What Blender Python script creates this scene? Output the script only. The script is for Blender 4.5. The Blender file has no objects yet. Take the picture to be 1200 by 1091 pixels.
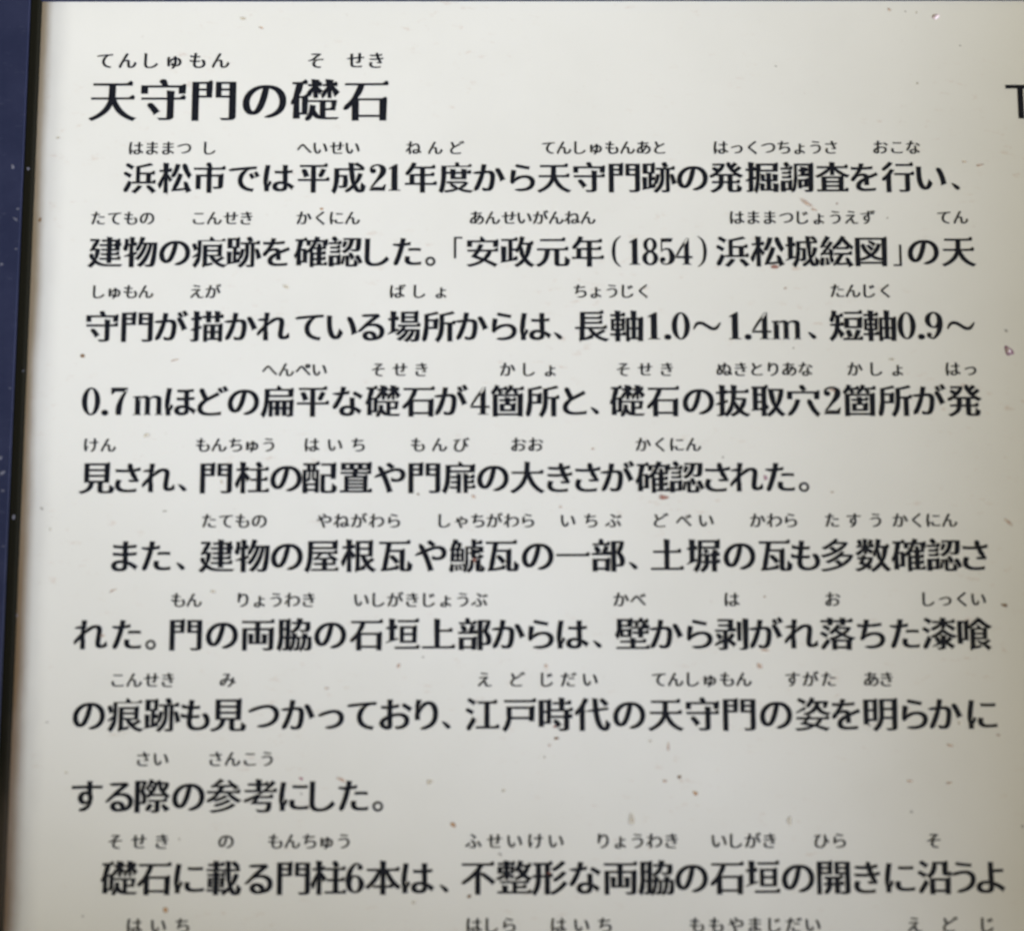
import bpy, math, random
import numpy as np
from mathutils import Vector, Matrix
from mathutils.geometry import delaunay_2d_cdt
PI = math.pi
random.seed(7)
S = bpy.context.scene; C = S.collection
mm = lambda v: v*.001

# ---------------------------------------------------------------- camera, sky, sun, exposure
# the board leans back; its own axes: x along the text, y up the board, z out of its face
BOARD = Matrix.Translation((0, 0, 1.05)) @ Matrix.Rotation(math.radians(20), 4, 'X')
cam = bpy.data.cameras.new('camera'); cam.sensor_width = 36; cam.lens = 36*1650/1200
cam.clip_start = .01; cam.clip_end = 100
co = bpy.data.objects.new('camera', cam); C.objects.link(co); S.camera = co
R = Matrix(((.999999288, .00119183743, -.0000558), (-.00118970585, .992472657, -.122460647), (-.0000905, .122460626, .992473368)))
co.matrix_world = BOARD @ (Matrix.Translation((.14479593, -.05381432, .47084967)) @ R.to_4x4())
cam.dof.use_dof = True; cam.dof.focus_distance = .56; cam.dof.aperture_fstop = 6.5; cam.dof.aperture_blades = 7

SUN_LOCAL = Vector((1.62, -.89, 1.0)).normalized()          # towards the sun, in the board's axes
sun_dir = (BOARD.to_3x3() @ SUN_LOCAL).normalized()
W = bpy.data.worlds.new('World'); S.world = W; W.use_nodes = True
nt = W.node_tree; bg = nt.nodes['Background']
sky = nt.nodes.new('ShaderNodeTexSky'); sky.sky_type = 'NISHITA'; sky.sun_disc = False
sky.sun_elevation = math.asin(max(-.05, sun_dir.z)); sky.sun_rotation = math.atan2(sun_dir.x, sun_dir.y)
sky.dust_density = 3.0; sky.air_density = 1.0; sky.ozone_density = 1.0
# thin overcast: most of the blue is washed out of the sky
bw = nt.nodes.new('ShaderNodeRGBToBW'); nt.links.new(sky.outputs[0], bw.inputs[0])
cl = nt.nodes.new('ShaderNodeMix'); cl.data_type = 'RGBA'; cl.blend_type = 'MULTIPLY'; cl.inputs['Factor'].default_value = 1
nt.links.new(bw.outputs[0], cl.inputs[6]); cl.inputs[7].default_value = (1, .87, .48, 1)
ov = nt.nodes.new('ShaderNodeMix'); ov.data_type = 'RGBA'; ov.inputs['Factor'].default_value = .94
nt.links.new(sky.outputs[0], ov.inputs[6]); nt.links.new(cl.outputs[2], ov.inputs[7])
nt.links.new(ov.outputs[2], bg.inputs[0]); bg.inputs[1].default_value = .095
sl = bpy.data.lights.new('sun', 'SUN'); sl.energy = 2.9; sl.angle = math.radians(22); sl.color = (.605, .715, 1)
so = bpy.data.objects.new('sun', sl); C.objects.link(so)
so.rotation_euler = sun_dir.to_track_quat('Z', 'Y').to_euler()
so.location = sun_dir*5
S.view_settings.view_transform = 'Standard'; S.view_settings.look = 'None'
S.view_settings.exposure = 1.09; S.view_settings.gamma = 1; S.view_settings.use_curve_mapping = False
S.render.engine = 'CYCLES'

# ---------------------------------------------------------------- materials
def mat(name, rgb, rough=.5, spec=.5):
    m = bpy.data.materials.new(name); m.use_nodes = True
    b = m.node_tree.nodes['Principled BSDF']
    b.inputs['Base Color'].default_value = (*rgb, 1); b.inputs['Roughness'].default_value = rough
    b.inputs['Specular IOR Level'].default_value = spec
    return m

class Net:
    def __init__(s, m): s.t = m.node_tree; s.b = s.t.nodes['Principled BSDF']; s.co = s.n('ShaderNodeTexCoord').outputs['Object']
    def n(s, k): return s.t.nodes.new(k)
    def set(s, sock, v):
        if hasattr(v, 'is_linked'): s.t.links.new(v, sock)
        elif isinstance(v, tuple) and len(v) == 3 and sock.type == 'RGBA': sock.default_value = (*v, 1)
        else: sock.default_value = v
    def noise(s, scale, detail=3, rough=.5, stretch=None, shift=(0, 0, 0)):
        v = s.co
        mp = s.n('ShaderNodeMapping'); s.set(mp.inputs[0], v); mp.inputs['Location'].default_value = shift
        if stretch: mp.inputs['Rotation'].default_value = (0, 0, stretch[1]); mp.inputs['Scale'].default_value = stretch[0]
        t = s.n('ShaderNodeTexNoise'); s.set(t.inputs['Vector'], mp.outputs[0])
        t.inputs['Scale'].default_value = scale; t.inputs['Detail'].default_value = detail; t.inputs['Roughness'].default_value = rough
        return t.outputs['Fac']
    def ramp(s, f, a, b, lo=0., hi=1.):
        r = s.n('ShaderNodeMapRange'); r.interpolation_type = 'SMOOTHSTEP'
        for i, v in enumerate((f, a, b, lo, hi)): s.set(r.inputs[i], v)
        return r.outputs[0]
    def math(s, op, a, b):
        r = s.n('ShaderNodeMath'); r.operation = op; s.set(r.inputs[0], a); s.set(r.inputs[1], b); return r.outputs[0]
    def mix(s, f, a, b):
        r = s.n('ShaderNodeMix'); r.data_type = 'RGBA'; s.set(r.inputs['Factor'], f); s.set(r.inputs[6], a); s.set(r.inputs[7], b)
        return r.outputs[2]
    def xyz(s):
        r = s.n('ShaderNodeSeparateXYZ'); s.set(r.inputs[0], s.co); return r.outputs
    def bump(s, h, strength, dist):
        r = s.n('ShaderNodeBump'); s.set(r.inputs['Height'], h); r.inputs['Strength'].default_value = strength; r.inputs['Distance'].default_value = dist
        s.set(s.b.inputs['Normal'], r.outputs[0])

M = {}
M['panel'] = mat('aged_white_panel', (.7, .69, .64), .38); N = Net(M['panel'])
big = N.ramp(N.noise(14, 4, .6), .35, .7)
c = N.mix(big, (.71, .70, .66), (.682, .672, .63))
c = N.mix(N.ramp(N.noise(2600, 2, .6), .3, .7, 0, .16), c, (.58, .565, .49))                          # fine grain of the print
smudge = N.math('MULTIPLY', N.ramp(N.noise(150, 4, .65, ((1, 2.2, 1), .5)), .58, .74), N.ramp(N.noise(22, 3, .6, None, (3, 1, 0)), .46, .62))
c = N.mix(N.math('MULTIPLY', smudge, .44), c, (.50, .36, .27))                                     # faint rusty smears
speck = N.math('MULTIPLY', N.ramp(N.noise(420, 2, .5), .69, .76), N.ramp(N.noise(40, 3, .6, None, (9, 4, 0)), .45, .6))
c = N.mix(N.math('MULTIPLY', speck, .12), c, (.36, .24, .17))
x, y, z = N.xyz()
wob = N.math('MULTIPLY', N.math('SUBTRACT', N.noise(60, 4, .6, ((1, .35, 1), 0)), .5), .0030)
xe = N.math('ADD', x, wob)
grime_shade = N.ramp(N.math('ADD', x, N.math('MULTIPLY', wob, 2.)), -.0185, -.0085, 1, 0)
c = N.mix(N.math('MULTIPLY', grime_shade, .5), c, (.33, .325, .32))  # grey grime that also paints the lip's shade onto the sheet
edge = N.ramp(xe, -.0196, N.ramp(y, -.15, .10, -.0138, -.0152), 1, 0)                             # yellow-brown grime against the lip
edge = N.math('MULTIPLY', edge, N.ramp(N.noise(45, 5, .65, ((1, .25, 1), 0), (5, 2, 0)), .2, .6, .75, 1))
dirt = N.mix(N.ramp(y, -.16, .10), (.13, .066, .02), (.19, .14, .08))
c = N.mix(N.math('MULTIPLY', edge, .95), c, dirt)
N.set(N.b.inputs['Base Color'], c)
N.set(N.b.inputs['Roughness'], N.ramp(N.noise(30, 4, .6), .3, .7, .33, .45))
N.bump(N.noise(900, 3, .6), .05, .0004)

M['ink'] = mat('black_printing_ink', (.008, .010, .018), .45, .12); N = Net(M['ink'])
N.set(N.b.inputs['Base Color'], N.mix(N.ramp(N.noise(900, 3, .6), .4, .75), (.007, .008, .013), (.016, .017, .022)))
M['frame'] = mat('navy_painted_metal', (.030, .033, .078), .38, .3); N = Net(M['frame'])
f = N.mix(N.ramp(N.noise(60, 5, .65), .35, .7), (.014, .018, .046), (.020, .024, .056))
f = N.mix(N.ramp(N.noise(340, 3, .5, ((1, 7, 1), .5)), .66, .74, 0, .35), f, (.12, .12, .17))      # hairline scratches
N.set(N.b.inputs['Base Color'], f); N.bump(N.noise(500, 3, .6), .08, .0004)
M['gasket'] = mat('black_rubber', (.012, .011, .009), .8, .08); N = Net(M['gasket'])
x, y, z = N.xyz()
g = N.math('MULTIPLY', N.ramp(y, -.13, -.06, 1, 0), N.ramp(N.noise(120, 4, .6, ((1, .2, 1), 0)), .35, .6))
N.set(N.b.inputs['Base Color'], N.mix(N.math('MULTIPLY', g, .8), (.006, .0055, .003), (.034, .026, .018)))   # dust caked low down
M['wood'] = mat('shade_board_timber', (.16, .11, .07), .75); N = Net(M['wood'])
N.set(N.b.inputs['Base Color'], N.mix(N.noise(18, 6, .7, ((8, .6, 8), 0)), (.34, .17, .045), (.54, .29, .09)))  # for the added shading boards, warm so their bounce tints the sheet
STAIN = dict(p=(.56, .38, .29), f=(.58, .50, .38), d=(.22, .19, .17), o=(.50, .27, .11), b=(.20, .11, .05), r=(.36, .15, .11), m=(.40, .20, .27))
for k, v in STAIN.items():
    M['stain_'+k] = mat('dirt_'+k, v, .6); N = Net(M['stain_'+k])                                  # thin towards its rim, patchy
    g = N.n('ShaderNodeTexCoord').outputs['Generated']; vm = N.n('ShaderNodeVectorMath'); vm.operation = 'DISTANCE'
    N.set(vm.inputs[0], g); vm.inputs[1].default_value = (.5, .5, 1)
    a = N.ramp(vm.outputs['Value'], .95, .12, 0, dict(p=.6, f=.5, d=.52, o=.85, b=1, r=.85, m=.9)[k])
    N.set(N.b.inputs['Alpha'], N.math('MULTIPLY', a, N.ramp(N.noise(900, 3, .6), .25, .6, .35, 1)))
M['chip'] = mat('bare_metal_fleck', (.15, .15, .19), .45)
M['paint_chip'] = mat('pale_pink_blister', (.72, .60, .66), .3)
M['ring'] = mat('purplish_blister_rim', (.26, .15, .22), .35)

# ---------------------------------------------------------------- building helpers
def link(name, me, material, parent):
    o = bpy.data.objects.new(name, me); C.objects.link(o)
    if material: me.materials.append(material)
    if parent: o.parent = parent
    return o

def mesh(name, V, F, material, parent, smooth=False):
    me = bpy.data.meshes.new(name); me.from_pydata([tuple(mm(c) for c in v) for v in V], [], F)
    me.update(); me.polygons.foreach_set('use_smooth', [smooth]*len(me.polygons))
    return link(name, me, material, parent)

def extrude_profile(name, prof, y0, y1, material, parent, smooth=True):
    """closed x-z outline swept along the board's height"""
    n = len(prof); V = [(x, y0, z) for x, z in prof] + [(x, y1, z) for x, z in prof]
    F = [(i, (i+1) % n, n+(i+1) % n, n+i) for i in range(n)] + [tuple(range(n))[::-1], tuple(range(n, 2*n))]
    o = mesh(name, V, F, material, parent)
    for p in list(o.data.polygons)[:n]: p.use_smooth = smooth
    if smooth: o.data.set_sharp_from_angle(angle=math.radians(35))
    return o

def box(name, x0, x1, y0, y1, z0, z1, material, parent, bevel=0):
    V = [(x, y, z) for z in (z0, z1) for y in (y0, y1) for x in (x0, x1)]
    F = [(0, 2, 3, 1), (4, 5, 7, 6), (0, 1, 5, 4), (2, 6, 7, 3), (0, 4, 6, 2), (1, 3, 7, 5)]
    o = mesh(name, V, F, material, parent)
    if bevel:
        b = o.modifiers.new('soft_edge', 'BEVEL'); b.width = mm(bevel); b.segments = 3
    return o

def blob(name, x, y, rx, ry, ang, h, z, material, parent, n=18, rough=.28):
    """a low irregular lump of dirt lying on the face"""
    a = math.radians(ang); ph = random.random()*6; V = [(x, y, z+h)]; F = []
    k2, k3 = random.random()*rough, random.random()*rough*.7
    for r, zz in ((.55, h*.8), (1, 0)):
        for i in range(n):
            t = 2*PI*i/n; w = r*(1+k2*math.sin(2*t+ph)+k3*math.sin(3*t+2*ph)+random.uniform(-.08, .08))
            u, v = rx*w*math.cos(t), ry*w*math.sin(t)
            V.append((x+u*math.cos(a)-v*math.sin(a), y+u*math.sin(a)+v*math.cos(a), z+zz))
    for i in range(n):
        j = (i+1) % n; F += [(0, 1+i, 1+j), (1+i, 1+n+i, 1+n+j, 1+j)]
    return mesh(name, V, F, material, parent, True)

# ---------------------------------------------------------------- lettering
# Outlines come from Blender's built-in font; they are re-weighted here into a
# brush-contrast (Mincho) cut: heavy uprights, fine bars, bar-end triangles.
def raw_outline(ch):
    c = bpy.data.curves.new('lettering', 'FONT'); c.body = ch; c.size = 1
    o = bpy.data.objects.new('lettering', c); C.objects.link(o)
    dg = bpy.context.evaluated_depsgraph_get()
    cu = o.evaluated_get(dg).to_curve(dg)
    out = []
    for s in cu.splines:
        bp = s.bezier_points; n = len(bp); pts = []
        for i in range(n):
            a, b = bp[i], bp[(i + 1) % n]
            p0, p1, p2, p3 = [(v.x, v.y) for v in (a.co, a.handle_right, b.handle_left, b.co)]
            chord = math.hypot(p3[0]-p0[0], p3[1]-p0[1])
            if chord < 1e-5: continue
            def dist(p): return abs((p[0]-p0[0])*(p3[1]-p0[1])-(p[1]-p0[1])*(p3[0]-p0[0]))/chord
            straight = max(dist(p1), dist(p2)) < .003
            k = 1 if straight else max(3, min(9, int(chord/.03)+2))
            for j in range(k):
                t = j/k; u = 1-t
                pts.append((u*u*u*p0[0]+3*u*u*t*p1[0]+3*u*t*t*p2[0]+t*t*t*p3[0],
                            u*u*u*p0[1]+3*u*u*t*p1[1]+3*u*t*t*p2[1]+t*t*t*p3[1]))
        if len(pts) > 2: out.append(pts)
    bpy.data.objects.remove(o); bpy.data.curves.remove(c)
    return out

def area(p): return .5*sum(p[i-1][0]*p[i][1]-p[i][0]*p[i-1][1] for i in range(len(p)))

def ray(p, d, segs, lim):
    """distance from p along d to the nearest outline edge, at most lim"""
    best = lim
    for ax, ay, ex, ey in segs:
        den = d[0]*ey - d[1]*ex
        if abs(den) < 1e-9: continue
        wx, wy = ax-p[0], ay-p[1]
        t = (wx*ey - wy*ex)/den
        if t < 1e-4 or t >= best: continue
        u = (wx*d[1] - wy*d[0])/den
        if -1e-4 <= u <= 1.0001: best = t
    return best

def brush_cut(cont, tv=.118, th=.040, kana=False):
    big = max(cont, key=lambda p: abs(area(p)))
    if area(big) < 0: cont = [p[::-1] for p in cont]        # now outer = ccw, holes = cw
    segs = [(p[i-1][0], p[i-1][1], p[i][0]-p[i-1][0], p[i][1]-p[i-1][1]) for p in cont for i in range(len(p))]
    res = []
    for p in cont:
        n = len(p)
        E = []
        for i in range(n):
            a, b = p[i], p[(i+1) % n]
            dx, dy = b[0]-a[0], b[1]-a[1]; l = math.hypot(dx, dy) or 1e-9
            E.append((dx/l, dy/l, l))
        turn = [math.degrees(math.atan2(E[i-1][0]*E[i][1]-E[i-1][1]*E[i][0], E[i-1][0]*E[i][0]+E[i-1][1]*E[i][1])) for i in range(n)]
        cap = [E[i][2] < .13 and turn[i] > 48 and turn[(i+1) % n] > 48 for i in range(n)]
        W = []
        for i in range(n):
            dx, dy, l = E[i]; nx, ny = dy, -dx
            if cap[i]: W.append(0.0); continue
            m = ((p[i][0]+p[(i+1) % n][0])/2, (p[i][1]+p[(i+1) % n][1])/2)
            t = ray(m, (-nx, -ny), segs, .3); g = ray(m, (nx, ny), segs, .4)
            T = th + (tv-th)*abs(nx)**1.3
            if nx*ny > .15: T += .012
            if t > .15: w = .2*(T-.09)
            else: w = (T-t)/2
            w = max(w, -.32*t); w = min(w, max(.004, (g-.030)*.37), .042)
            W.append(w)
        # even the weight out along smooth runs
        for _ in range(2):
            V = W[:]
            for i in range(n):
                if cap[i]: continue
                s, ws = W[i]*E[i][2], E[i][2]
                for j, tn in ((i-1, turn[i]), ((i+1) % n, turn[(i+1) % n])):
                    if abs(tn) < 35 and not cap[j]: s += W[j]*E[j][2]*.7; ws += E[j][2]*.7
                V[i] = s/ws
            W = V
        q = []
        for i in range(n):
            d0, d1 = E[i-1], E[i]
            n0, n1 = (d0[1], -d0[0]), (d1[1], -d1[0])
            den = n0[0]*n1[1]-n0[1]*n1[0]
            w0, w1 = W[i-1], W[i]
            if abs(den) > .25:
                ox = (w0*n1[1]-w1*n0[1])/den; oy = (n0[0]*w1-n1[0]*w0)/den
                k = math.hypot(ox, oy)
                if k > .06: ox *= .06/k; oy *= .06/k
            else:
                ax, ay = n0[0]+n1[0], n0[1]+n1[1]; k = math.hypot(ax, ay) or 1
                w = (w0+w1)/2; ox, oy = ax/k*w, ay/k*w
            q.append((p[i][0]+ox, p[i][1]+oy))
        # stroke ends
        r = q[:]; extra = {}
        for i in range(n):
            if not cap[i]: continue
            j = (i+1) % n
            nx, ny = E[i][1], -E[i][0]
            ang = math.degrees(math.atan2(ny, nx)) % 360
            a, b = q[i], q[j]; mx, my = (a[0]+b[0])/2, (a[1]+b[1])/2
            def pull(k, out=0):
                r[i] = (mx+(a[0]-mx)*k+nx*out, my+(a[1]-my)*k+ny*out); r[j] = (mx+(b[0]-mx)*k+nx*out, my+(b[1]-my)*k+ny*out)
            if 182 < ang < 262: pull(.28, .012)             # left-falling sweep: pointed
            elif 278 < ang < 352: pull(1.25, .004)          # right-falling: heavy foot
            elif 95 < ang < 175: pull(.35, .006)            # hook tip
            elif not kana and (ang <= 8 or ang >= 352):     # right end of a bar: triangle
                extra[j] = [(b[0]-.115, b[1]), (b[0]-.03, b[1]+.062), (b[0]+.012, b[1]+.018)]
            elif not kana and 85 <= ang <= 95:              # head of an upright
                r[i] = (a[0]+.012, a[1]-.012); r[j] = (b[0]-.014, b[1]+.006)
        if not kana:
            for i in range(n):                              # shoulder of a box corner
                if cap[i] or cap[i-1] or not 75 < turn[i] < 105: continue
                if E[i-1][1] > .97 and E[i][0] < -.97 and E[i][2] > .12 and E[i-1][2] > .1:
                    x, y = q[i]
                    extra[i] = [(x+.014, y+.004), (x-.022, y+.04), (x-.085, y)]
        out = []
        for i in range(n):
            if i in extra:
                e = extra[i]
                out += e[::-1] if cap[i-1] else e
            else: out.append(r[i])
        res.append(out)
    return res

def blend_path(pts, k=7):
    """smooth centre line (x, y, half width) through the given points"""
    out = []
    for i in range(len(pts)-1):
        p = [pts[max(i-1, 0)], pts[i], pts[i+1], pts[min(i+2, len(pts)-1)]]
        for s in range(k):
            t = s/k
            out.append(tuple(.5*(2*p[1][c]+(p[2][c]-p[0][c])*t+(2*p[0][c]-5*p[1][c]+4*p[2][c]-p[3][c])*t*t
                             + (3*p[1][c]-p[0][c]-3*p[2][c]+p[3][c])*t**3) for c in range(3)))
    out.append(pts[-1]); return out

def pen(pts, k=7):
    c = blend_path(pts, k); L, R = [], []
    for i, (x, y, w) in enumerate(c):
        a, b = c[max(i-1, 0)], c[min(i+1, len(c)-1)]
        dx, dy = b[0]-a[0], b[1]-a[1]; l = math.hypot(dx, dy) or 1
        L.append((x-dy/l*w, y+dx/l*w)); R.append((x+dy/l*w, y-dx/l*w))
    return [R+L[::-1]]

def disc(x, y, rx, ry=None, n=20):
    ry = ry or rx
    return [(x+rx*math.cos(2*PI*i/n), y+ry*math.sin(2*PI*i/n)) for i in range(n)]

def ring(x, y, rx, ry, ix, iy): return [disc(x, y, rx, ry, 28), disc(x, y, ix, iy, 28)[::-1]]

# serif figures and marks: lists of layers (each layer a list of contours), em units about the cell centre
def figure(ch):
    B, T = -.40, .40
    if ch == '0': return [ring(0, 0, .225, .41, .092, .362)]
    if ch == '1': return [[[(-.075, B+.04), (-.075, .27), (-.15, .255), (-.15, .285), (.03, T+.01), (.075, T+.01), (.075, B+.04), (.15, B+.03), (.15, B), (-.15, B), (-.15, B+.03)]]]
    if ch == '2': return [[disc(-.125, .205, .078)], pen([(-.19, .2, .02), (-.15, .33, .03), (.0, .385, .028), (.115, .29, .07), (.11, .13, .072), (-.02, -.08, .04), (-.17, -.3, .022), (-.2, -.33, .02)]),
                          [[(-.205, B), (-.205, -.31), (-.05, -.28), (.1, -.29), (.17, -.2), (.2, -.2), (.17, B)]]]
    if ch == '4': return [[[(.01, B+.03), (.01, .28), (.08, T), (.14, T), (.14, B+.03), (.21, B+.022), (.21, B), (-.05, B), (-.05, B+.022)]],
                          pen([(.1, .385, .034), (-.08, .1, .032), (-.215, -.155, .026)], 3), [[(-.235, -.205), (-.235, -.14), (.235, -.14), (.235, -.205)]]]
    if ch == '5': return [[disc(-.12, -.24, .075)], pen([(-.19, -.23, .02), (-.14, -.35, .026), (0, -.385, .024), (.12, -.28, .068), (.135, -.12, .072), (.06, .055, .04), (-.07, .07, .024), (-.16, .0, .018)]),
                          [[(-.175, -.02), (-.165, T), (.16, T), (.12, .285), (-.13, .28), (-.142, .0)]]]
    if ch == '6': return [ring(.01, -.17, .215, .245, .083, .19), pen([(-.14, -.17, .065), (-.145, -.02, .068), (-.1, .2, .055), (.02, .37, .03), (.14, .33, .025), (.17, .28, .02)]), [disc(.125, .27, .065)]]
    if ch == '7': return [[[(-.2, T), (.2, T), (.2, .36), (.17, .28), (-.1, .28), (-.17, .2), (-.2, .2)]], pen([(.18, .34, .024), (.06, .08, .05), (.0, -.16, .07), (-.01, -.34, .07), (-.01, -.4, .055)])]
    if ch == '8': return [ring(0, .2, .19, .215, .078, .155), ring(0, -.2, .22, .222, .092, .16)]
    if ch == '9': return [ring(-.01, .17, .215, .245, .083, .19), pen([(.14, .17, .065), (.145, .02, .068), (.1, -.2, .055), (-.02, -.37, .03), (-.14, -.33, .025), (-.17, -.28, .02)]), [disc(-.125, -.27, .065)]]
    if ch == '.': return [[disc(0, -.33, .088)]]
    if ch == 'm': return [[[(-.36, B+.025), (-.36, .1), (-.42, .11), (-.42, .14), (-.22, .16), (-.22, B+.025), (-.19, B+.02), (-.19, B), (-.42, B), (-.42, B+.02)]],
                          pen([(-.26, .05, .02), (-.15, .13, .028), (-.05, .1, .062), (-.03, .0, .066), (-.03, -.37, .066)]), [[(-.13, B), (-.13, B+.022), (.07, B+.022), (.07, B)]],
                          pen([(.0, .05, .02), (.11, .13, .028), (.25, .1, .062), (.27, .0, .066), (.27, -.37, .066)]), [[(.17, B), (.17, B+.022), (.37, B+.022), (.37, B)]]]
    if ch == '(': return [pen([(.1, .47, .01), (-.05, .3, .034), (-.1, 0, .048), (-.05, -.3, .034), (.1, -.47, .01)])]
    if ch == ')': return [pen([(-.1, .47, .01), (.05, .3, .034), (.1, 0, .048), (.05, -.3, .034), (-.1, -.47, .01)])]
    if ch == '〜': return [pen([(-.38, -.1, .02), (-.28, .06, .045), (-.14, .08, .05), (.0, .0, .05), (.14, -.08, .05), (.27, -.06, .045), (.38, .1, .02)])]
    if ch == '。': return [ring(0, -.29, .145, .145, .078, .078)]
    if ch == '、': return [pen([(-.12, -.19, .014), (-.04, -.25, .045), (.05, -.34, .062), (.075, -.385, .04)])]
    if ch == '「': return [[[(-.06, -.2), (-.06, .45), (.18, .45), (.18, .395), (.005, .395), (.005, -.2)]]]
    if ch == '」': return [[[(.06, .2), (.06, -.45), (-.18, -.45), (-.18, -.395), (-.005, -.395), (-.005, .2)]]]

KANA = lambda ch: 'ぁ' <= ch <= 'ん'
cache = {}
def glyph(ch, style):
    """layers of contours in em units, ink centred on x = 0, cell centre at y = 0"""
    key = (ch, style)
    if key in cache: return cache[key]
    L = figure(ch)
    if L is None:
        c = raw_outline(ch)
        tv, th = dict(head=(.140, .050), body=(.143, .068), ruby=(.132, .064))[style]
        if KANA(ch): tv, th = tv*(.98 if style != 'ruby' else 1), th*1.22
        c = brush_cut(c, tv, th, KANA(ch))
        c = [[(x-.5, y-.38) for x, y in p] for p in c]
        L = [c]
    xs = [x for l in L for p in l for x, y in p]; m = (min(xs)+max(xs))/2
    L = [[[(x-m, y) for x, y in p] for p in l] for l in L]
    cache[key] = L
    return L

fills = {}
def filled(ch, style):
    """(verts, triangles) of a glyph, overlaps merged by winding number"""
    key = (ch, style)
    if key in fills: return fills[key]
    V, E = [], []
    loops = [p for l in glyph(ch, style) for p in l]
    for p in loops:
        b = len(V); V += p; E += [(b+i, b+(i+1) % len(p)) for i in range(len(p))]
    r = delaunay_2d_cdt([Vector(v) for v in V], E, [], 0, 1e-6)
    co = np.array([(v.x, v.y) for v in r[0]]); tri = np.array([tuple(f) for f in r[2]])
    cen = co[tri].mean(axis=1)
    A = np.array([V[a] for a, b in E]); B = np.array([V[b] for a, b in E])
    cx, cy = cen[:, :1], cen[:, 1:]
    up = (A[:, 1] <= cy) & (B[:, 1] > cy); dn = (A[:, 1] > cy) & (B[:, 1] <= cy)
    side = (B[:, 0]-A[:, 0])*(cy-A[:, 1]) - (cx-A[:, 0])*(B[:, 1]-A[:, 1])
    wn = (up & (side > 0)).sum(axis=1) - (dn & (side < 0)).sum(axis=1)
    fills[key] = (co, tri[wn != 0])
    return fills[key]

def lettering(name, items, z, material, parent):
    """items: (char, x, y, em width, em height, style) in mm; one flat printed mesh"""
    V, F = [], []
    for ch, x, y, wx, hy, st in items:
        co, tri = filled(ch, st); b = len(V)
        V += [(mm(x+a*wx), mm(y+c*hy), mm(z)) for a, c in co]; F += [tuple(int(i)+b for i in t) for t in tri]
    me = bpy.data.meshes.new(name); me.from_pydata(V, [], F); me.update()
    return link(name, me, material, parent)

# ---------------------------------------------------------------- the board
board = bpy.data.objects.new('information_board', None); C.objects.link(board)
board.matrix_world = BOARD; board.empty_display_size = .1
board['label'] = 'white information board printed with black Japanese text, set in a dark navy metal frame'
board['category'] = 'sign'

XL, XR, YT, YB = -19.75, 455, 168.6, -330
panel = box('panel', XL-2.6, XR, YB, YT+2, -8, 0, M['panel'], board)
# a raised black rubber lip laps the sheet; outside it the painted metal rails
FX, ZF = -22.75, 4.2
rail = box('frame_rail', FX-60, FX, YB-60, YT+60, -12, ZF, M['frame'], board, .35)
rail_top = box('frame_rail', FX+.02, XR+1, YT-.32, YT+60, .05, 1.0, M['frame'], board, .3)
box('frame_rail', FX+.02, XR+1, YB-60, YB-.4, -12, 3, M['frame'], board, .5)
box('frame_rail', XR+1, XR+61, YB-60, YT+60, -12, 3, M['frame'], board, .5)
box('gasket', FX+.02, XL, YB, YT, .05, ZF-.3, M['gasket'], board, .5)
box('back_plate', FX+.02, XR, YB, YT, -12, -8.1, M['frame'], board)
# added unseen boards: they shade the sheet towards its right and lower edges
prof = [(-414, -12), (110, -12), (110, 147), (-414, 201)]
mesh('shade_board', [(x, y, z) for x in (547, 570) for y, z in prof], [(0, 3, 2, 1), (4, 5, 6, 7)]+[(i, (i+1) % 4, 4+(i+1) % 4, 4+i) for i in range(4)], M['wood'], board)
box('shade_board', -84, 546.5, -414, -390, -12, 352, M['wood'], board, 2)

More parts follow.
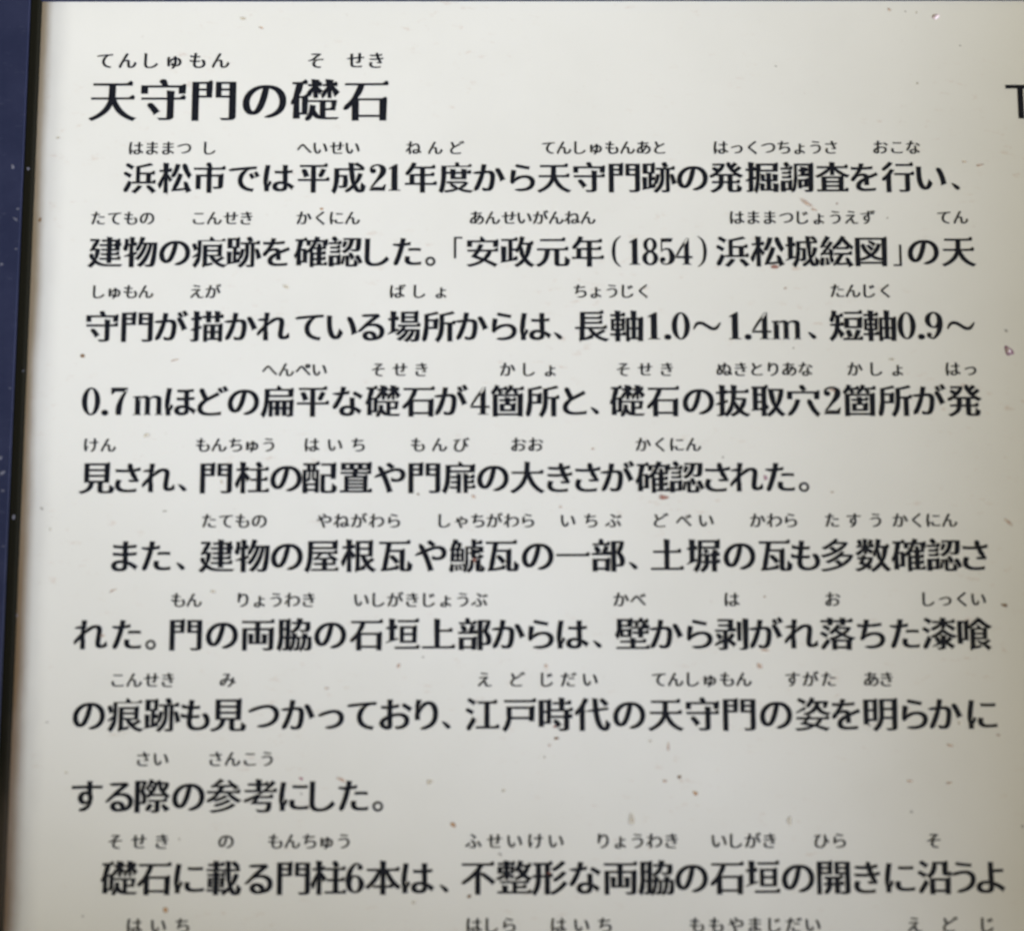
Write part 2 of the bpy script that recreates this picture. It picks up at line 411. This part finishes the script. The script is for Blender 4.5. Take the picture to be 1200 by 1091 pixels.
ROWS = [
    ('heading', 132.38, 17.30, 16.35, [("天守門の礎石", 6.11, 94.12)],
        146.81, 7.00, 6.60, [("てんしゅもん", 2.79, 43.34), ("そ", 76.43), ("せき", 90.29, 97.59)]),
    ('text_line', 104.44, 12.10, 11.74, [("浜松市では平成", 16.48, 88.46), ("2", 98.63), ("1", 104.38), ("年度", 113.53, 125.62), ("から", 137.13, 148.63), ("天守門跡", 159.54, 195.97), ("の", 207.33), ("発掘調査", 219.12, 255.70), ("を", 266.76), ("行い", 278.41, 289.91), ("、", 298.17)],
        115.14, 5.75, 5.50, [("はままつ", 14.82, 31.38), ("し", 40.25), ("へいせい", 73.08, 89.80), ("ねんど", 110.94, 126.03), ("てんしゅもんあと", 157.52, 196.12), ("はっくつちょうさ", 217.41, 255.56), ("おこな", 272.72, 283.96)]),
    ('text_line', 78.15, 12.10, 11.66, [("建物の痕跡", 5.29, 53.05), ("を", 64.04), ("確認", 75.91, 87.92), ("し", 98.61), ("た", 108.87), ("。", 116.93), ("「", 126.45), ("安政元年", 134.80, 170.99), ("(", 180.80), ("1", 187.10), ("8", 192.38), ("5", 198.24), ("4", 203.95), (")", 210.25), ("浜松城絵図", 220.80, 268.26), ("」", 277.20), ("の", 286.14), ("天", 298.30)],
        90.16, 5.75, 5.50, [("たてもの", 2.38, 19.28), ("こんせき", 37.06, 53.52), ("かくにん", 73.36, 90.11), ("あんせいがんねん", 132.87, 171.23), ("はままつじょうえず", 222.51, 267.48), ("てん", 293.63, 299.51)]),
    ('text_line', 52.09, 12.10, 11.68, [("守門", 5.16, 17.09), ("が", 28.74), ("描", 40.82), ("か", 52.46), ("れ", 63.52), ("て", 75.75), ("い", 86.95), ("る", 96.85), ("場所", 108.06, 119.99), ("か", 131.20), ("ら", 142.26), ("は", 153.03), ("、", 160.60), ("長軸", 172.24, 184.03), ("1", 193.34), (".", 198.00), ("0", 202.51), ("〜", 211.39), ("1", 220.99), (".", 225.36), ("4", 230.02), ("m", 238.46), ("、", 247.19), ("短軸", 258.83, 270.33), ("0", 279.50), (".", 284.45), ("9", 288.81), ("〜", 297.98)],
        64.30, 5.75, 5.50, [("しゅもん", 3.57, 19.78), ("えが", 37.15, 42.70), ("ばしょ", 105.91, 120.66), ("ちょうじく", 168.25, 189.86), ("たんじく", 256.14, 272.63)]),
    ('text_line', 26.28, 12.10, 11.76, [("0", 2.29), (".", 7.06), ("7", 11.83), ("m", 21.52), ("ほ", 32.65), ("ど", 43.64), ("の", 53.91), ("扁", 65.33), ("平", 77.47), ("な", 89.18), ("礎石", 101.19, 113.19), ("が", 124.32), ("4", 134.01), ("箇所", 143.40, 155.26), ("と", 166.10), ("、", 172.90), ("礎石", 184.03, 196.03), ("の", 208.03), ("抜取穴", 219.74, 243.74), ("2", 253.43), ("箇所", 262.68, 274.68), ("が発", 286.24, 298.24)],
        37.15, 5.75, 5.50, [("へんぺい", 62.65, 79.62), ("そせき", 99.34, 114.12), ("かしょ", 143.41, 157.91), ("そせき", 182.56, 197.49), ("ぬきとりあな", 217.06, 244.61), ("かしょ", 261.43, 275.92), ("はっ", 294.77, 300.57)]),
    ('text_line', 0.23, 12.10, 11.64, [("見", 5.08), ("さ", 15.56), ("れ", 25.90), ("、", 33.95), ("門柱", 45.29, 57.36), ("の", 68.85), ("配置", 80.19, 92.40), ("や", 103.74), ("門扉の大", 115.38, 149.99), ("き", 160.90), ("さ", 170.38), ("が", 180.43), ("確認", 192.21, 203.84), ("さ", 214.04), ("れ", 223.80), ("た", 235.01), ("。", 243.05)],
        11.39, 5.75, 5.50, [("けん", 2.82, 8.72), ("もんちゅう", 40.55, 62.73), ("はいち", 77.43, 92.98), ("もんび", 113.14, 127.84), ("おお", 147.14, 152.90), ("かくにん", 189.19, 206.19)]),
    ('text_line', -26.04, 12.10, 11.88, [("ま", 15.41), ("た", 25.82), ("、", 34.10), ("建物", 46.08, 57.92), ("の", 69.61), ("屋根瓦", 81.17, 105.99), ("や", 117.68), ("鯱瓦の一部", 129.81, 177.02), ("、", 185.30), ("土塀の瓦", 196.71, 232.94), ("も", 242.92), ("多数確認", 253.47, 289.42), ("さ", 299.69)],
        -14.31, 5.75, 5.50, [("たてもの", 43.22, 60.10), ("やねがわら", 81.85, 105.31), ("しゃちがわら", 122.19, 150.24), ("いちぶ", 163.69, 178.85), ("どべい", 194.88, 210.04), ("かわら", 227.21, 238.37), ("たすう", 252.10, 266.70), ("かくにん", 274.99, 291.59)]),
    ('text_line', -52.10, 12.10, 11.55, [("れた", 4.92, 16.82), ("。", 24.90), ("門の両脇の石垣上部", 36.52, 132.43), ("か", 143.62), ("ら", 154.39), ("は", 165.01), ("、", 173.09), ("壁", 184.71), ("か", 196.04), ("ら", 207.09), ("剥", 217.72), ("が", 229.19), ("れ", 240.81), ("落", 252.99), ("ち", 264.04), ("た", 275.09), ("漆喰", 286.85, 298.46)],
        -40.67, 5.75, 5.50, [("もん", 33.65, 39.05), ("りょうわき", 55.25, 77.13), ("いしがきじょうぶ", 94.75, 133.97), ("かべ", 181.15, 186.83), ("は", 218.09), ("お", 251.62), ("しっくい", 283.45, 300.22)]),
    ('text_line', -78.36, 12.10, 11.78, [("の", 5.29), ("痕跡", 17.39, 29.63), ("も", 40.33), ("見", 51.16), ("つ", 62.84), ("か", 74.23), ("っ", 85.07), ("て", 95.20), ("お", 106.45), ("り", 116.58), ("、", 123.06), ("江戸時代の天守門の姿", 135.02, 243.91), ("を", 254.89), ("明", 266.28), ("ら", 277.54), ("か", 287.67), ("に", 299.77)],
        -66.95, 5.75, 5.50, [("こんせき", 14.34, 30.99), ("み", 50.75), ("え", 135.71), ("ど", 146.71), ("じだい", 156.31, 170.70), ("てんしゅもん", 193.28, 221.51), ("すがた", 237.59, 249.45), ("あき", 263.56, 268.64)]),
    ('text_line', -104.54, 12.10, 11.71, [("す", 5.52), ("る", 16.14), ("際の参考", 27.04, 62.25), ("に", 73.29), ("し", 82.65), ("た", 92.71), ("。", 100.82)],
        -92.60, 5.75, 5.50, [("さい", 23.60, 29.49), ("さんこう", 47.43, 64.25)]),
    ('text_line', -130.63, 12.10, 11.77, [("礎石に載る門柱", 17.00, 85.00), ("6", 93.60), ("本は", 102.76, 114.14), ("、", 122.60), ("不整形な両脇の石垣の開", 133.84, 249.28), ("き", 260.11), ("に", 270.79), ("沿", 282.17), ("うよ", 291.46, 300.34)],
        -118.99, 5.75, 5.50, [("そせき", 15.23, 30.54), ("の", 51.42), ("もんちゅう", 67.56, 89.83), ("ふせいけい", 132.15, 159.15), ("りょうわき", 174.46, 196.73), ("いしがき", 212.32, 228.74), ("ひら", 245.73, 251.57), ("そ", 282.19)]),
    (None, 0, 0, 0, [],
        -145.55, 5.75, 5.50, [("はいち", 22.47, 37.95), ("はしら", 132.48, 143.81), ("はいち", 159.85, 174.77), ("ももやまじだい", 204.62, 242.21), ("えど", 275.10, 286.71), ("じ", 298.60)]),
]
STAINS = [
(57.1, 158.8, 1.44, 0.59, -20, 'p'), (50.7, 162.2, 1.72, 0.88, 0, 'f'), (-12.5, 118.9, 1.15, 0.59, 0, 'f'), (25.9, 99.0, 0.57, 0.88, 0, 'd'), (79.3, 93.4, 0.86, 0.59, 0, 'o'), (-17.6, 89.6, 0.86, 0.88, 0, 'b'),
(67.5, 66.0, 2.01, 0.74, -30, 'f'), (-1.2, 42.0, 1.44, 0.74, -8, 'b'), (30.2, 40.5, 2.01, 0.47, 15, 'p'), (21.4, 14.7, 1.72, 0.88, 25, 'f'), (47.2, -1.2, 0.86, 0.88, 0, 'f'), (-13.0, -10.1, 1.01, 0.59, -40, 'd'),
(28.2, -11.0, 1.01, 0.47, 0, 'd'), (-9.9, -17.0, 0.57, 0.59, 0, 'f'), (45.2, -37.9, 1.15, 0.88, 0, 'f'), (131.9, -6.2, 1.29, 0.74, -30, 'p'), (195.6, -6.5, 2.30, 1.18, -12, 'r'), (161.1, -9.7, 0.86, 0.65, 0, 'p'),
(113.3, -5.4, 0.72, 0.44, -20, 'b'), (172.2, 9.9, 0.86, 0.59, 0, 'p'), (132.2, -27.5, 1.01, 1.18, 0, 'r'), (246.5, 95.3, 4.02, 0.94, -35, 'p'), (249.0, 92.9, 1.72, 0.59, -20, 'p'), (257.0, 95.0, 0.57, 0.59, 0, 'p'),
(274.2, 89.9, 0.57, 0.47, 0, 'd'), (301.5, 109.9, 1.15, 0.47, 0, 'p'), (306.8, 108.7, 2.01, 0.59, 10, 'p'), (235.0, 72.7, 2.30, 0.88, 0, 'r'), (238.4, 65.2, 1.15, 0.44, 10, 'p'), (283.0, 164.5, 0.52, 0.59, 0, 'd'),
(277.4, 165.1, 1.01, 0.88, 20, 'p'), (286.9, 164.1, 0.57, 0.59, 0, 'f'), (301.7, 151.9, 0.52, 0.53, 0, 'd'), (286.3, 138.2, 0.72, 0.59, 0, 'f'), (237.1, 144.5, 0.57, 0.47, 0, 'd'), (313.3, 50.3, 0.92, 0.74, 0, 'd'),
(253.4, 30.0, 2.30, 0.59, -25, 'p'), (274.0, 40.5, 1.15, 0.88, 0, 'f'), (240.7, 44.4, 0.57, 0.44, 0, 'd'), (215.9, 7.0, 0.57, 0.59, 0, 'd'), (230.1, -0.0, 1.01, 1.18, 0, 'm'), (252.4, -4.9, 0.86, 0.53, 0, 'p'),
(311.3, -15.1, 2.30, 0.88, -40, 'p'), (308.7, -42.7, 1.58, 0.76, -15, 'b'), (228.9, -39.8, 0.57, 0.59, 0, 'p'), (107.2, -62.4, 1.01, 0.88, 0, 'p'), (115.3, -59.6, 0.63, 0.53, 0, 'd'), (156.0, -62.5, 0.92, 0.88, 0, 'p'),
(159.3, -86.1, 0.98, 0.76, 0, 'b'), (157.1, -88.3, 0.80, 0.65, 0, 'p'), (155.4, -92.2, 0.57, 0.59, 0, 'f'), (158.8, -82.3, 0.86, 0.59, 20, 'r'), (117.6, -100.1, 1.44, 1.32, 0, 'f'), (125.4, -113.8, 1.58, 0.88, -35, 'o'),
(194.8, -99.9, 1.15, 0.76, 0, 'p'), (199.6, -98.6, 1.01, 0.71, -30, 'b'), (196.1, -88.9, 0.72, 1.76, 0, 'p'), (190.2, -87.0, 0.86, 0.65, 0, 'f'), (141.9, -102.9, 0.86, 0.76, 0, 'f'), (183.7, -112.2, 1.72, 2.35, 0, 'f'),
(226.7, -62.6, 1.72, 1.18, -30, 'p'), (228.8, -57.5, 1.72, 0.74, 0, 'p'), (204.8, -103.8, 1.26, 0.88, -10, 'o'), (288.7, -88.5, 1.72, 0.59, -15, 'p'), (275.3, -109.9, 0.92, 0.53, 0, 'd'), (275.1, -100.0, 1.44, 0.59, -10, 'p'),
(287.9, -100.6, 1.44, 0.59, 10, 'p'), (304.8, -85.2, 0.72, 0.59, 0, 'p'), (235.3, -112.6, 1.15, 2.06, 0, 'f'), (311.4, -114.6, 0.86, 0.59, -30, 'd'), (32.3, -140.7, 1.15, 1.32, 0, 'o'), (5.5, -142.6, 0.57, 0.47, 0, 'd'),
(-8.5, -80.7, 0.86, 0.47, 0, 'd'), (83.5, -69.7, 1.15, 0.59, 0, 'p'), (-1.5, -97.0, 0.72, 0.59, 0, 'f'), (8.8, -52.5, 1.44, 0.59, 10, 'p'), (11.7, -37.5, 1.72, 0.59, 25, 'p'), (156.6, -129.3, 0.86, 0.74, 0, 'r'),
(130.8, -136.5, 1.15, 0.71, 20, 'b'), (112.8, -138.4, 0.86, 0.88, 0, 'f'), (140.8, -123.3, 1.15, 0.59, -40, 'd'), (36.1, -118.3, 0.69, 0.59, 0, 'f'), (75.6, -99.0, 1.01, 0.74, 0, 'm'), (75.7, -103.9, 0.57, 0.59, 0, 'd'),
(88.7, -99.3, 2.30, 0.88, -25, 'p'), (262.5, -82.1, 0.86, 0.59, 0, 'd'), (292.1, -81.3, 0.86, 0.76, 0, 'f'), ]
CHIPS = [(-26.3, 6.4, 0.86, 0.41), (-25.2, 1.5, 0.86, 0.47), (-20.9, -13.3, 0.63, 0.53), (-18.4, -45.8, 0.40, 0.35), (-26.2, 107.0, 0.63, 0.53), (-24.6, 88.6, 0.75, 0.29), (-23.9, 92.2, 0.57, 0.24), (-20.9, 106.4, 0.46, 0.47), (-28.6, 72.8, 0.46, 0.41), (-24.9, -4.5, 0.57, 0.24), (-23.9, -23.0, 0.46, 0.18), (-23.9, 78.2, 0.46, 0.21), (-23.9, 30.1, 0.46, 0.15), (-19.8, 36.0, 0.34, 0.18), ]

BL1 = (293.6, 162.6)
BL2 = (313.9, 43.3)
BL3 = (313.8, 43.4)
def lay(segs, y, w, h, style):
    out = []
    narrow = 1.03 if any(s[0] == '(' for s in segs) else None      # the bracketed year is set tighter
    for sg in segs:
        t, a, b = sg[0], sg[1], sg[-1]
        for i, ch in enumerate(t):
            x = a if len(t) == 1 else a+(b-a)*i/(len(t)-1)
            fw = w*(1.06 if ch == 'm' else narrow or 1.15) if ch.isascii() else w
            out.append((ch, x, y, fw, h, style))
    return out

for name, y, w, h, segs, ry, rw, rh, rsegs in ROWS:
    host = board
    if name:
        host = lettering(name, lay(segs, y, w, h, 'head' if name == 'heading' else 'body'), .10, M['ink'], board)
        words = ''.join(s[0] for s in segs)
        host['label'] = 'large black heading reading ' + words if name == 'heading' else 'line of black text opening with the words ' + words[:6]
    for sg in rsegs:                                           # each small reading aid over its word
        lettering('furigana', lay([sg], ry, rw, rh, 'ruby'), .10, M['ink'], host)
# first letter of the English heading, cut by the picture's right edge
mesh('latin_letter', [(322.0+x, 131.5+y, .1) for x, y in ((-5.1, 6.1), (5.1, 6.1), (5.1, 4.75), (1.0, 4.75), (1.0, -6.1), (-1.0, -6.1), (-1.0, 4.75), (-5.1, 4.75))],
     [(7, 6, 5, 4, 3, 2, 1, 0)[::-1]], M['ink'], board)['label'] = 'black sans letter T starting the English heading'

for x, y, rx, ry, a, k in STAINS:
    blob('stain', x, y, rx, ry, a, .10, .02, M['stain_'+k], panel)
# pale blisters in the film
blob('blister', *BL1, 1.3, .95, 20, .5, .02, M['paint_chip'], panel)
blob('blister', *BL2, 2.0, 1.25, -55, .3, .02, M['ring'], panel)
blob('blister', *BL3, 1.1, .6, -55, .5, .25, M['paint_chip'], panel)
for x, y, rx, ry in CHIPS:
    blob('paint_chip', x, y, rx, ry, random.uniform(-40, 40), .05, ZF, M['chip'], rail, 12, .5)
